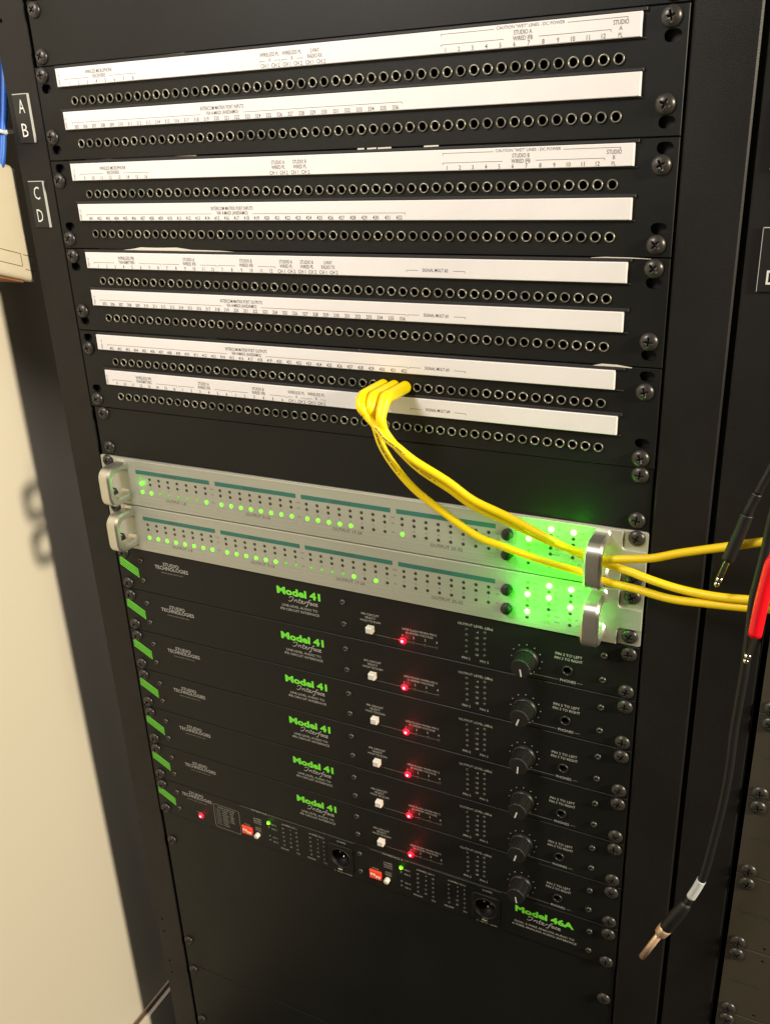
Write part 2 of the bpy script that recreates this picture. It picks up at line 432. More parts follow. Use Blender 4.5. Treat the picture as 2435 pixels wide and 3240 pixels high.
# ------------------------------------------------------------------ patch panels
X1, PITCH = 36.6, 8.7015
def jx(i): return X1 + (i - 1) * PITCH
PH = 1.5 * U
def strip_text(kind, top):
    """returns a function drawing one designation strip's print, d relative to strip top"""
    mb = MB(); Y = -3.03
    L1, L2, NB = top + 5.2, top + 8.35, top + 11.9
    def num(lst, j0):
        for k, s in enumerate(lst): mb.text(str(s), jx(j0 + k), NB, 2.45, Y, sx=.84, bold=.008)
    def br(a, b, ga, gb, d=None):
        d = d if d else L2 - .7
        mb.rect(a, ga, d, d + .28, Y); mb.rect(gb, b, d, d + .28, Y); mb.rect(a, a + .28, d + .28, d + 1.3, Y); mb.rect(b - .28, b, d + .28, d + 1.3, Y)
    def two(a, b, x, c1=2.4): mb.text(a, x, L1, c1, Y, width=1.36 * len(a), bold=.008); mb.text(b, x, L2, c1, Y, width=1.36 * len(b), bold=.008)
    def ch(j): num(['CH 1', 'CH 2'], j)
    nm = kind[-1]
    mb.text('SMEP-1-' + nm, 27.4, top + 11.6, 1.7, Y, al='L', sx=.75, rot=math.pi / 2)
    if nm in 'BDFG':
        base = 305 if nm in 'BF' else 401
        two('INTERCOM MATRIX PORT ' + ('INPUTS' if nm in 'BD' else 'OUTPUTS'), 'VIA 4-MADI (ANDIAMO)', 172.4)
        br(32.5, 311 if nm in 'BD' else 309.2, 154, 190); num(range(base, base + 32), 1)
    if nm in 'AC':
        two('WIRELESS MICROPHONE', 'RECEIVERS', 66); br(32, 100, 56, 75.6); num(range(1, 9) if nm == 'A' else range(9, 17), 1)
        br(338.2, 441, 378, 399.3)
        br(338.2, 450, 372, 416, top + 2.0)
        mb.text('CAUTION "WET" LINES - DC POWER', 394, top + 2.5, 1.7, Y, width=41)
        mb.text('STUDIO ' + nm.replace('C', 'B'), 389.7, top + 5.9, 2.3, Y, width=11, bold=.008); mb.text('WIRED IFB', 389.7, top + 9.0, 2.3, Y, width=12, bold=.008); num(range(1, 13), 36)
        mb.text('STUDIO', 446.3, L1 + .4, 2.3, Y, width=8.6, bold=.008); mb.text('A' if nm == 'A' else 'B', 446.3, L2 + .2, 2.2, Y); mb.text('PL', 446.3, NB, 2.2, Y, sx=.8)
    if nm == 'A':
        for s, j in (('A', 21), ('B', 23)):
            xx = jx(j + .5); mb.text('WIRELESS PL', xx, L1, 2.3, Y, width=15, bold=.008); mb.text(s, xx, L2, 2.2, Y); br(xx - 8, xx + 8, xx - 3.6, xx + 3.6); ch(j)
        two('2-WAY', 'RADIO RX', jx(25.5)); ch(25)
    if nm == 'C':
        for s, j in (('A', 21), ('B', 23)): two('STUDIO ' + s, 'WIRED PL', jx(j + .5)); ch(j)
    if nm in 'EH':
        two('WIRELESS IFB', 'TRANSMITTERS', 66.3); br(32.3, 100.6, 53.6, 79.2); num(range(1, 9) if nm == 'E' else range(9, 17), 1)
        for s, j in (('A', 9), ('B', 15)):
            two('STUDIO ' + s, 'WIRED IFB', jx(j + 2.5)); br(jx(j) - 3.6, jx(j + 5) + 3.6, jx(j + 1.4), jx(j + 3.7)); num(range(7, 13) if nm == 'E' else range(1, 7), j)
    if nm == 'E':
        for s, j in (('A', 21), ('B', 23)): two('STUDIO ' + s, 'WIRED PL', jx(j + .5)); ch(j)
        two('2-WAY', 'RADIO TX', jx(25.5)); ch(25)
    if nm == 'H':
        for s, j in (('A', 21), ('B', 23)):
            xx = jx(j + .5); mb.text('WIRELESS PL', xx, L1, 2.3, Y, width=15, bold=.008); mb.text(s, xx, L2, 2.2, Y); br(xx - 8, xx + 8, xx - 3.6, xx + 3.6); ch(j)
    if nm in 'EFGH':
        br(310.5, 353, 319.2, 344.5); mb.text('SIGNAL MULT #' + {'E': '2', 'F': '1', 'G': '3', 'H': '4'}[nm], 331.6, L2 + .2, 2.1, Y, sx=.8, bold=.008)
    return mb
LAB = ['black patch panel beside the A and B letter plate', 'black patch panel beside the C and D letter plate',
       'black patch panel with signal mult 1 and 2 label strips', 'black patch panel with three yellow cords plugged in']
SCR = [[(7.6, 6.0), (7.6, 49.4), (472.8, 6.0), (472.8, 49.6)], [(7.4, 14.8), (7.8, 59), (473, 14.9), (473.2, 59.1)],
       [(8, 6.0), (8.6, 50.3), (473, 6.2), (473.2, 50.2)], [(8.6, 15), (8.9, 59.6), (473, 15.4), (473.2, 59.6)]]
SLT = [[(9.2, 15.3), (9.2, 58.7), (474.2, 15.4), (474.2, 59)], [(9.4, 5.6), (9.8, 49.5), (474.3, 5.8), (474, 50)],
       [(9, 14.3), (9.2, 58.6), (473.4, 14.8), (473.6, 58.8)], [(9.5, 6), (9.8, 50.1), (473.6, 5.5), (473.4, 49.6)]]
SX = [('AB', 23.6, 457.5, 24.6, 458.9), ('CD', 23.3, 457.6, 24.4, 458), ('EF', 24, 457.6, 23.6, 457), ('GH', 21.2, 454, 24.6, 457.1)]
for k in range(4):
    t = Thing('patch_bay', LAB[k], 'patch panel', (XM, PH, 1.5), k * PH, 'patch panels stacked at the top of the rack')
    rows = (25.0, 54.93)
    holes = [circle(jx(i), d, 2.85, 14) for d in rows for i in range(1, 49)]
    rack_panel(t, PH, holes=holes, ears=SLT[k])
    screws(t, SCR[k])
    for ri, d in enumerate(rows):
        for i in range(1, 49):
            j = t.inst('jack', random.choice(JACKS), jx(i), d, random.uniform(-.15, .1), rot=random.uniform(0, 6))
            t.inst('jack_bore', BORE, 0 + t.base[0], t.base[1], t.base[2], parent=j)
    nm = SX[k][0]
    for ri, (a, b, top) in enumerate(((SX[k][1], SX[k][2], 2.4), (SX[k][3], SX[k][4], 32.3))):
        mb = MB(); mb.box(22, 460, top - 2.0, top - .25, -1.9, -.02, .3); mb.box(22, 460, top + 12.75, top + 13.5, -1.0, -.02, .2)
        t.part('strip_holder', mb, 'black_dark')
        mb = MB(); mb.box(a, b, top, top + 12.5, -3, -.02, .35); s = t.part('designation_strip', mb, 'strip_white')
        mb = strip_text(nm[ri], top); t.part('lettering', mb, 'ink_grey' if k < 2 else 'ink_dark', s, True)

# ------------------------------------------------------------------ silver converters
def make_handle():
    def path(y0, y1, d0, d1, r, n=7):
        out = [(y0, d0)]
        for i in range(n + 1):
            a = math.pi / 2 * i / n; out.append((y1 + r - r * math.sin(a), d0 + r - r * math.cos(a)))
        for i in range(n + 1):
            a = math.pi / 2 * i / n; out.append((y1 + r - r * math.cos(a), d1 - r + r * math.sin(a)))
        out.append((y0, d1)); return out
    o = [(0, -19.6), (-1.6, -18.0)] + path(-4.5, -25.6, -18, 18, 9.5) + [(-1.6, 18.0), (0, 19.6)]
    i = [(0, -8.2), (-1.6, -9.8)] + path(-4.5, -19.6, -11.4, 11.4, 7) + [(-1.6, 9.8), (0, 8.2)]
    n = len(o); mb = MB(); hw, b = 6.0, 1.7
    ctr = [((o[k][0] + i[k][0]) / 2, (o[k][1] + i[k][1]) / 2) for k in range(n)]
    def sh(p, c, s): 
        v = Vector((c[0] - p[0], c[1] - p[1])); v = v.normalized() * s; return (p[0] + v.x, p[1] + v.y)
    sect = []
    for k in range(n):
        op, ip, c = o[k], i[k], ctr[k]
        oi, ii = sh(op, c, b), sh(ip, c, b)
        sect.append([(-hw + b, op[1], op[0]), (hw - b, op[1], op[0]), (hw, oi[1], oi[0]), (hw, ii[1], ii[0]), (hw - b, ip[1], ip[0]), (-hw + b, ip[1], ip[0]), (-hw, ii[1], ii[0]), (-hw, oi[1], oi[0])])
    v = [p for q in sect for p in q]; f = []
    for k in range(n - 1):
        for j in range(8): f.append((k * 8 + j, k * 8 + (j + 1) % 8, k * 8 + 8 + (j + 1) % 8, k * 8 + 8 + j))
    mb.add(v, f, True)
    me = mb.mesh('handle', 'handle_alu')
    me.set_sharp_from_angle(angle=math.radians(35))
    return me
HANDLE = make_handle()
_m = MB(); _m.lathe(0, 0, [(3.6, 0), (4.1, -.4), (4.1, -4.2), (3.6, -4.9), (.01, -5)], 20); BTN = _m.mesh('select_button', 'knob_black')
GX = (45.6, 130.9, 215.4, 300.0)
def converter(label, T, lit, hot, lights):
    h = U
    t = Thing('audio_converter', label, 'audio converter', (XM, h, 1.5), T, 'silver converters')
    mb = MB(); mb.plate(rrect(.3, 482.3, .4, h - .4, 1.6, 3), [], 0, 3, .3); t.part('faceplate', mb, 'silver_face')
    # raised front with relieved corners round the rack screws
    out = []
    def fil(cx, cd, a0, a1, r=3.2, n=5):
        return [(cx + r * math.cos(math.radians(a0 + (a1 - a0) * i / n)), cd + r * math.sin(math.radians(a0 + (a1 - a0) * i / n))) for i in range(n + 1)]
    q0, q1 = 14.6, 30.2
    out += [(17, .5), (465.6, .5)] + fil(468.8, q0 - 3.2, 180, 90) + [(482.2, q0), (482.2, q1)] + fil(468.8, q1 + 3.2, -90, -180) + [(465.6, h - .5), (17, h - .5)]
    out += fil(13.8, q1 + 3.2, 0, -90) + [(.4, q1), (.4, q0)] + fil(13.8, q0 - 3.2, 90, 0)
    mb = MB(); mb.plate(out, [], -2, -.02, .4); front = t.part('front_plate', mb, 'silver_face')
    mb = MB(); mb.box(38, 458, .5, 1.5, -2.3, -2.01); t.part('top_lip', mb, 'silver_edge')
    for x in (9.2, 474.6):
        for d in (5.2, 36.6): t.inst('screw', SCREW, x, d, -.02, rot=random.uniform(0, 1.57))
    for x in (26.2, 451.6): t.inst('handle', HANDLE, x, 20.9, -2.02)
    Y = -2.03
    mb = MB(); pr = MB(); ln = MB()
    for g, gx in enumerate(GX):
        a, b = gx - 4.7, gx + 75
        mb.rect(a, b, 9.3, 13.1, Y)
        pr.text('INPUT %d-%d' % (8 * g + 1, 8 * g + 8), (a + b) / 2 - 3, 12.2, 2.0, Y - .03, sx=1.05)
        pr.text('OUTPUT %d-%d' % (8 * g + 1, 8 * g + 8), (a + b) / 2 + 1, 35.8, 2.4, Y, sx=1.15, bold=.012)
        ln.frame(a, b, 32.6, 36.4, .3, Y)
        for s, d in (('OVR', 17.5), ('SIG', 22.3), ('SIG', 29.8)): pr.text(s, gx + 76.8, d, 1.4, Y, sx=.95)
        for c in range(8): pr.text(str(8 * g + c + 1), gx + c * 9.97, 26.3, 1.25, Y, sx=.9)
    ln.rect(75, 446, 40.6, 40.95, Y); ln.rect(66, 446, 38.3, 38.5, Y)
    ln.text('DirectOut Technologies', 41, 40.7, 1.9, Y, al='L', sx=.95); ln.text('32-channel MADI audio Converter', 41, 7.4, 2.0, Y, al='L', sx=.95)
    pr.text('SELECT', 385, 22, 1.5, Y); pr.text('SET', 385, 38.3, 1.5, Y)
    for s, x, d in (('BNC', 404, 7.8), ('OPT', 404.2, 12.6), ('WCK', 404.2, 17.4), ('INT', 404.2, 21.4), ('EXT', 404.2, 27), ('44.1', 420.4, 7.8), ('48', 420, 12.6), ('88.2', 420.4, 17.4), ('96', 420, 22.2), ('FORMAT', 419.2, 27), ('56ch', 420.8, 31.8), ('64ch', 420.8, 36.4), ('PHA', 436, 7.8), ('SFC', 436, 12.6), ('64', 440, 16.8), ('SP', 436, 22.2), ('IN', 436, 31.8), ('OUT', 436.6, 36.4)):
        pr.text(s, x, d, 1.5, Y, al='L' if len(s) < 6 else 'C', sx=.9)
    for a, b, c, d in ((396, 411.5, 4, 22.8), (396, 411.5, 24.2, 37.8), (413, 427, 24.2, 37.8), (413, 427, 4, 22.8), (428.6, 443.5, 4, 28), (428.6, 443.5, 29, 37.8)): ln.frame(a, b, c, d, .25, Y)
    ln.text('andiamo', 470.6, 24.2, 3.0, Y, sx=.8, bold=-.01)
    t.part('input_bars', mb, 'teal', front, True); t.part('printing', pr, 'ink_tan', front, True); t.part('printed_lines', ln, 'line_grey', front, True)
    for g, gx in enumerate(GX):
        for c in range(8):
            for r, d in enumerate((16.8, 21.6, 29.6)):
                k = lit.get((r, 8 * g + c + 1), 0)
                t.inst('led', (LED_OFF, LED_ON, LED_DIM)[k], gx + c * 9.97, d, -2.0)
    for d in (15.2, 31.0): t.inst('select_button', BTN, 384.6, d, -2.02)
    for cx, n in ((400, 7), (416, 7), (432, 7)):
        for r in range(n):
            on = (cx, r) in hot
            t.inst('led', LED_HOT if on else LED_DIM if (cx, r) in lights else LED_OFF, cx, 7.1 + 4.8 * r, -2.0)
            if on: glow(t, cx, 7.1 + 4.8 * r, -6, .0022, (.03, 1, .0), .002); glow(t, cx, 7.1 + 4.8 * r, -18, .015, (.02, 1, .0), .004)
    return t
lit1 = {(2, c): 1 for c in [1, 2, 8] + list(range(9, 22)) + [25]}
lit1.update({(2, c): 2 for c in range(3, 8)}); lit1[(1, 1)] = 1; lit1[(0, 1)] = 2
lit2 = {(2, c): 1 for c in list(range(1, 15)) + [21, 23]}
lit2.update({(2, c): 2 for c in range(15, 21)})
s1 = converter('silver converter with yellow cords running through its right handle', 7 * U, lit1, {(400, 2), (400, 5), (416, 0), (432, 0)}, {(400, 3), (400, 4), (416, 5), (432, 5)})
s2 = converter('silver converter resting just above the first green-striped interface', 8 * U, lit2, {(400, 2), (400, 5), (416, 0), (416, 2), (432, 0), (432, 3)}, {(400, 0), (400, 3), (416, 3), (432, 5), (416, 5), (416, 6)})
glow(s1, 45.6, 21.6, -5, .0007, (.1, 1, .02))

# ------------------------------------------------------------------ black audio interfaces
def stripes(h=U):
    mb = MB()
    for k in range(5):
        o = 10.9 + k * 1.98
        pts = []
        xa, xb = 2.6, 23.9; sl = .5
        def dd(x, e): return o + e + (x - xa) * sl
        x_in = xa
        if dd(xa, 0) < 12.3: x_in = xa + (12.3 - dd(xa, 0)) / sl
        poly = [(x_in, max(12.3, dd(x_in, 0))), (xb, dd(xb, 0)), (xb, dd(xb, 1.05)), (xa, max(12.3, dd(xa, 1.05)))]
        if x_in > xa: poly.append((xa, 12.3))
        mb.add([(x, d, -.03) for x, d in poly], [tuple(range(len(poly)))])
    return mb
SCRIPT = [[(.0, .62), (.03, .85), (.1, .95), (.14, .8), (.12, .4), (.07, .08), (.01, .02), (-.01, .15)],
          [(.2, .5), (.19, .05), (.21, .35), (.26, .52), (.29, .4), (.28, .12), (.31, .05)],
          [(.38, .85), (.35, .15), (.39, .05), (.42, .12)], [(.33, .58), (.43, .58)],
          [(.44, .25), (.5, .4), (.48, .52), (.44, .4), (.45, .1), (.5, .05), (.54, .15)],
          [(.56, .5), (.56, .05), (.57, .35), (.62, .52), (.64, .46)],
          [(.76, .95), (.72, .98), (.68, .6), (.65, -.2), (.61, -.35), (.59, -.25)], [(.62, .48), (.74, .5)],
          [(.81, .45), (.77, .5), (.74, .25), (.77, .05), (.81, .3), (.82, .5), (.82, .12), (.84, .05)],
          [(.92, .42), (.88, .5), (.86, .25), (.88, .06), (.92, .1)],
          [(.94, .25), (.99, .4), (.98, .52), (.94, .4), (.94, .1), (.98, .04), (1.02, .15)]]
def script_word(mb, x0, x1, dbase, hgt, y, w):
    for st in SCRIPT: mb.stroke([(p.x, p.y) for p in spline([(x0 + a * (x1 - x0) + b * hgt * .18, dbase - b * hgt, 0) for a, b in st], 3)], w, y)
def logo(mb, g, x, d):
    g.text('STUDIO', x + 19, d + 3.7, 3.2, -.03, width=18, bold=.004); g.text('TECHNOLOGIES', x + 19, d + 7.8, 3.5, -.03, width=38, bold=.004)
    mb.text('www.studio-tech.com', x + 19, d + 11.4, 1.5, -.03, width=25)
def knob_mesh():
    mb = MB(); n = 48
    prof = [(9.3, -.3), (9.4, -2.6), (8.6, -3.4)]
    mb.lathe(0, 0, prof, n, cap=False)
    v = []; f = []
    pr = [(8.3, -3.4), (7.6, -15.2), (7.0, -15.9), (.01, -15.9)]
    for k, (r, y) in enumerate(pr):
        for i in range(n):
            a = 2 * math.pi * i / n; rr = r - (.35 if (i % 2 and k < 2) else 0)
            v.append((rr * math.cos(a), rr * math.sin(a), y))
    for k in range(len(pr) - 1):
        for i in range(n): j = (i + 1) % n; f.append((k * n + i, k * n + j, k * n + n + j, k * n + n + i))
    mb.add(v, f, False)
    return mb.mesh('volume_knob', 'knob_black')
KNOB = knob_mesh()
_m = MB(); _m.rect(-.55, .55, .3, 6.6, -15.95); POINTER = _m.mesh('pointer', 'cap_white', flat=True)
_m = MB(); _m.lathe(0, 0, [(4.2, 0), (4.2, -1.0), (3.7, -1.5), (3.1, -1.4), (2.9, -.4), (2.9, 9), (.01, 9)], 24); PHONE = _m.mesh('phones_jack', 'knob_black')
def interface41(T):
    h = U
    t = Thing('audio_interface', 'x', 'audio interface', (XM, h, 1.5), T, 'black green-striped interfaces')
    face = rack_panel(t, h, holes=[circle(431.4, 30.9, 3.6, 16)], w0=.8)
    t.part('stripe_emblem', stripes(), 'green_print', face, True)
    g = MB(); w = MB()
    logo(g, w, 44.6, 8.9)
    for s, x, d, wd in (('LINE-LEVEL AUDIO TO', 199.3, 27.4, 35), ('IFB CIRCUIT INTERFACE', 199, 31.2, 38.5)): w.text(s, x, d, 2.2, -.03, width=wd)
    script_word(w, 189, 217, 21.8, 5.2, -.03, .55)
    m = MB(); m.text('Model 41', 199, 15.6, 6.2, -.03, width=43, bold=.045); t.part('model_name', m, 'green_print', face, True)
    for s, d, wd in (('IFB CIRCUIT', 19.6, 16), ('SELECT', 22.6, 9.5), ('HOLD TO SCAN', 25.6, 18.4)): w.text(s, 267, d, 1.8, -.03, width=wd)
    for s, d, wd in (('LEDS FLASH WHEN PIN 2', 26, 30), ('IS UNDER VOLTAGE', 28.8, 23.6)): w.text(s, 310.8, d, 1.75, -.03, width=wd)
    for k in range(4): w.text(str(k + 1), 295.7 + 10.03 * k, 32.6, 2.1, -.03, bold=.01)
    w.text('OUTPUT LEVEL (dBu)', 358.3, 10.4, 2.1, -.03, width=28.6)
    for k, s in enumerate(('-4', '-10', '-16', '-22', '-28')): w.text(s, 361, 15.4 + 5.05 * k, 1.9, -.03, al='R')
    w.text('PIN 2', 350.7, 40.6, 2.1, -.03, width=7); w.text('PIN 3', 365.8, 40.6, 2.1, -.03, width=7)
    w.text('PIN 2 TO LEFT', 431.8, 19.3, 2.2, -.03, width=20); w.text('PIN 3 TO RIGHT', 431.8, 22.9, 2.2, -.03, width=21)
    w.text('PHONES', 432, 41.4, 2.2, -.03, width=12)
    for k in range(11):
        a = math.radians(120 + 300 * k / 10)
        w.add([(p[0], p[1], -.03) for p in circle(399.8 + 12 * math.cos(a), 28.3 + 12 * math.sin(a), .45, 8)], [tuple(range(8))])
    w.add([(402.4, 41.2, -.03), (404.2, 41.2, -.03), (403.2, 39.6, -.03)], [(0, 1, 2)])
    g.rect(268.5, 327, 36.2, 36.45, -.02); g.rect(404.6, 424.6, 40.2, 40.5, -.02); g.rect(439, 443, 40.2, 40.5, -.02)
    t.part('printing', w, 'white_print', face, True); t.part('fine_printing', g, 'grey_print', face, True)
    for x in (28.4, 242.1, 457.7):
        for d in (11.9, 32.4): t.inst('panel_screw', SMALL, x, d, -.02)
    t.inst('push_button', CAPB, 267.4, 31.2, -.1)
    led2(t, RED_HALO, RED_CORE, 296.0, 36.3); glow(t, 296, 36.3, -6, .006, (1, .02, .04))
    for k in (1, 2, 3): t.inst('led', LED_OFF, 295.7 + 10.03 * k, 36.3, 0)
    for x in (351.2, 366.2):
        for k in range(5): t.inst('led', LED_SMOKE, x, 13.5 + 5.1 * k, 0)
    k = t.inst('volume_knob', KNOB, 399.8, 28.3, 0); t.inst('pointer', POINTER, t.base[0], t.base[1], t.base[2], parent=k)
    t.inst('phones_jack', PHONE, 431.4, 30.9, -.02)
    for x in (9.4, 475):
        for d in (6.6, 38.0): t.inst('screw', SCREW, x, d, -.02, rot=random.uniform(0, 1.57))
    return t
first = interface41(9 * U)
ORD = ['first below the silver converters', 'second below the silver converters', 'third below the silver converters',
       'fourth below the silver converters', 'fifth below the silver converters', 'sixth, just above the dual interface with connectors']
ROTK = (10, -18, -4, -16, -15, 10)
for k in range(6):
    o = first.o if k == 0 else copy_tree(first.o)
    o.location.z = (Z0 - (9 + k) * U - U) * .001
    o['label'] = 'black audio interface with white button, ' + ORD[k]
    for ch in o.children:
        if ch.name.startswith('volume_knob'): ch.rotation_euler = (0, math.radians(-ROTK[k]), 0)
        elif ch.name.startswith('screw'): ch.rotation_euler = (0, random.uniform(0, 1.57), 0)

# dual interface with red switches and round connectors
T = 15 * U
t = Thing('dual_interface', 'black dual interface with red switch blocks and round connectors', 'audio interface', (XM, U, 1.5), T)
XL = ((222.2, 23.5), (368.2, 24.3))
face = rack_panel(t, U, holes=[circle(x, d, 10.6, 24) for x, d in XL], w0=.8)
t.part('stripe_emblem', stripes(), 'green_print', face, True)
g = MB(); w = MB()
logo(g, w, 34.2, 4.6)
for a, b, c, d in ((73.8, 105.6, 10.2, 39.8),): g.add([(x, dd, -.03) for x, dd in rrect(a, b, c, d, 2.5)] + [(x, dd, -.03) for x, dd in rrect(a + .5, b - .5, c + .5, d - .5, 2.1)], [(i, (i + 1) % 20, 20 + (i + 1) % 20, 20 + i) for i in range(20)])
w.text('MODE SWITCHES', 89.6, 13.8, 1.3, -.03, width=21)
for k in range(10):
    d = 16.2 + 2.15 * k; x = 76.5
    for s in (('1 2 3 4', 6.5), ('UP DOWN', 7.5), ('4-WIRE', 5.5)):
        w.text(s[0], x, d, 1.1, -.03, al='L', width=s[1] * (.8 if k % 3 else 1)); x += s[1] + 1.4
        if k > 6 and x > 92: break
w.text('POWER', 54.5, 29.6, 1.1, -.03, width=6)
def side(ox, lx0, lx1, tx, nm, xl):
    g.rect(lx0, tx - 11, 1.6, 1.9, -.02); g.rect(tx + 11.5, lx1, 1.6, 1.9, -.02)
    w.text('INTERFACE ' + nm, tx, 2.9, 1.9, -.03, width=20.5)
    w.text('MODE', ox + 6.2, 24.2, 1.5, -.03, width=7)
    for k, s in enumerate(('2-WIRE', 'NULLING', 'STATUS')): w.text(s, ox + 19.6, 12.6 + 2.7 * k, 1.7, -.03, width=8.8)
    for k, s in enumerate(('AUTO', 'NULL')): w.text(s, ox + 19.6, 24 + 2.6 * k, 1.7, -.03, width=6.5)
    for s, d in (('PIN 2', 12.8), ('PIN 3', 18), ('CH 1', 28.4), ('CH 2', 33.8)): w.text(s, ox + 39.2, d + .8, 1.7, -.03, width=5.8)
    for c, cx in ((1, ox + 57.2), (2, ox + 88)):
        w.text('4-WIRE CH %d' % c, cx, 8.6, 1.9, -.03, width=17)
        for k, s in enumerate(('4', '0', '-4', '-12', '-20')): w.text(s, cx + 1.3, 12.9 + 5.25 * k, 1.8, -.03, al='R')
        w.text('FROM', cx - 7.8, 39.4, 1.8, -.03, width=8.6); w.text('TO', cx + 7.7, 39.4, 1.8, -.03, width=4)
        for k in range(5):
            t.inst('led', LED_SMOKE, cx - 7.6, 12.8 + 5.2 * k, 0); t.inst('led', LED_SMOKE, cx + 7.6, 12.8 + 5.2 * k, 0)
    w.text('2-WIRE', xl[0] + .9, 6.4, 1.8, -.03, width=9.2); w.text('P1  BELDEN CONN', xl[0] + .6, 43.4, 1.4, -.03, width=19)
    mb = MB(); mb.box(ox + .2, ox + 12.4, 25.4, 34.8, -1.6, .02, .3); dip = t.part('dip_switch', mb, 'dip_red')
    for k in range(4):
        mb = MB(); dd = 28.6 if k < 2 else 30.4; mb.box(ox + 1.6 + k * 2.65, ox + 3.4 + k * 2.65, dd, dd + 2.2, -2.3, -1.62, .2); t.part('switch_lever', mb, 'cap_white', dip)
    b = MB(); b.lathe(ox + 18.6, 31.6, [(2.6, .1), (2.6, -3.8), (2.2, -4.3), (.01, -4.3)], 18); t.part('push_button', b, 'cap_white')
    led2(t, LIME_HALO, LIME_CORE, ox + 33.2, 11.4); glow(t, ox + 33.2, 11.4, -4.5, .0003, (.3, 1, .02))
    for d in (17, 27.8, 33): t.inst('led', LED_SMOKE, ox + 33, d, 0)
    cx, cd = xl
    mb = MB(); mb.plate(rrect(cx - 12.8, cx + 12.8, cd - 14.6, cd + 15.6, 3), [circle(cx, cd, 10.2, 28)], -1.6, -.02, .5); c = t.part('connector', mb, 'black_panel')
    mb = MB(); mb.lathe(cx, cd, [(11.3, -1.6), (11.2, -2.3), (10.4, -2.4), (10.1, -1.4), (10.1, 12), (.01, 12)], 32); t.part('connector_shell', mb, 'black_upright', c)
    for px, pd in ((-3.2, -2), (3.8, -2), (0.4, 2.6)):
        mb = MB(); mb.lathe(cx + px, cd + pd, [(1.2, 11.9), (1.2, 4), (.8, 3.2), (.01, 3)], 10); t.part('pin', mb, 'chrome', c)
    mb = MB(); mb.box(cx - 3, cx + 1.8, cd + 12.4, cd + 14.6, -3, -1.62, .4); t.part('latch', mb, 'chrome', c)
side(107.9, 107.8, 236.6, 131.8, '1', XL[0]); side(252.4, 253.8, 381.6, 277, '2', XL[1])
script_word(w, 406, 434.5, 22.4, 5, -.03, .55)
m = MB(); m.text('Model 46A', 420.6, 16, 5.8, -.03, width=51.5, bold=.045); t.part('model_name', m, 'green_print', face, True)
w.text('DUAL 2-WIRE ANALOG AUDIO TO', 420.8, 28.6, 2.1, -.03, width=52.5); w.text('4-WIRE ANALOG AUDIO INTERFACE', 420.7, 32.4, 2.1, -.03, width=57)
t.part('printing', w, 'white_print', face, True); t.part('fine_printing', g, 'grey_print', face, True)
led2(t, RED_HALO, RED_CORE, 56, 32.6); glow(t, 56, 32.6, -4, .0004, (1, .02, .05))
for x in (28, 242.6, 459.6):
    for d in (11.4, 32.6): t.inst('panel_screw', SMALL, x, d, -.02)
for x in (9.4, 475):
    for d in (7.4, 38.4): t.inst('screw', SCREW, x, d, -.02, rot=random.uniform(0, 1.57))

# ------------------------------------------------------------------ torn paper and slivers between panels
def scrap(name, label, pts, th, cat='paper', group=None, y=-.9):
    up = [(x, d) for x, d, w in pts]; lo = [(x, d + w) for x, d, w in reversed(pts)]
    mb = MB(); mb.prism(up + lo, y, y + th)
    return one(name, mb, 'torn', label, cat, base=(pts[0][0], pts[0][1], y), group=group)
scrap('torn_paper', 'long torn white paper edge above the E row strip', [(64, 133.6, .2), (74, 132.6, 1.0), (80.5, 131.5, 2.2), (96, 131.7, 2), (116, 131.3, 2.4), (130, 132.8, 1.2), (155, 133.1, .9), (181.5, 134.3, .3)], .3)
scrap('torn_paper', 'thin torn paper strip near the right screws above the E row', [(435, 133.6, .2), (443, 133.1, .5), (458, 133.2, .5), (471, 133.8, .2)], .3)
scrap('torn_paper', 'small curled paper scrap above the G row strip', [(252.6, 200.9, .3), (259, 201.3, .9), (266, 201.6, 1.4), (270.7, 200.2, .4)], .3)
scrap('torn_paper', 'short torn paper strip at the right end above the G row', [(437.8, 200.8, .4), (445, 199, 1.4), (455, 199.1, 1.2), (464, 200.2, .4)], .3)
for a, b in ((276.3, 281.2), (283.4, 290.2), (291.2, 301), (324.3, 334.3)):  # white slivers stand in for light showing through the seam gap
    scrap('gap_light', 'tiny white sliver drawn for light through the seam above the C row strip', [(a, 66.2, .9), (b, 66.1, .9)], .3, group='slivers in the seam', y=-.5)

# ------------------------------------------------------------------ yellow patch cords
C32 = [(306.6, 236.1, -42.0), (308.4, 243.6, -42.0), (312.6, 251.3, -41.0), (320.7, 261.2, -39.0), (333.1, 273.2, -36.0), (352.2, 285.8, -32.0), (368.9, 297.9, -28.0), (391.7, 307.5, -24.0), (414.3, 317.5, -20.0), (437.9, 324.8, -17.0), (454.8, 328.7, -15.0), (469.9, 326.1, -15.0), (488.7, 320.7, -18.0), (506.7, 312.1, -22.0), (534.0, 299.7, -30.0), (553.1, 291.3, -35.0), (571.2, 283.7, -40.0), (600, 272, -46), (640, 258, -52)]
C30 = [(291.4, 229.4, -42.0), (294.7, 235.0, -42.0), (303.2, 242.8, -43.0), (311.1, 248.6, -46.0), (319.8, 254.1, -46.0), (331.7, 264.1, -43.0), (352.9, 277.5, -38.0), (370.4, 291.2, -33.0), (393.0, 301.2, -29.0), (414.8, 313.6, -23.0), (436.6, 328.2, -12.0), (456.6, 334.6, -9.0), (474.1, 335.6, -13.0), (489.9, 336.7, -18.0), (508.9, 337.8, -22.0), (530.6, 335.6, -28.0), (550.9, 331.4, -33.0), (570.0, 325.9, -38.0), (605, 314, -46), (640, 302, -52)]
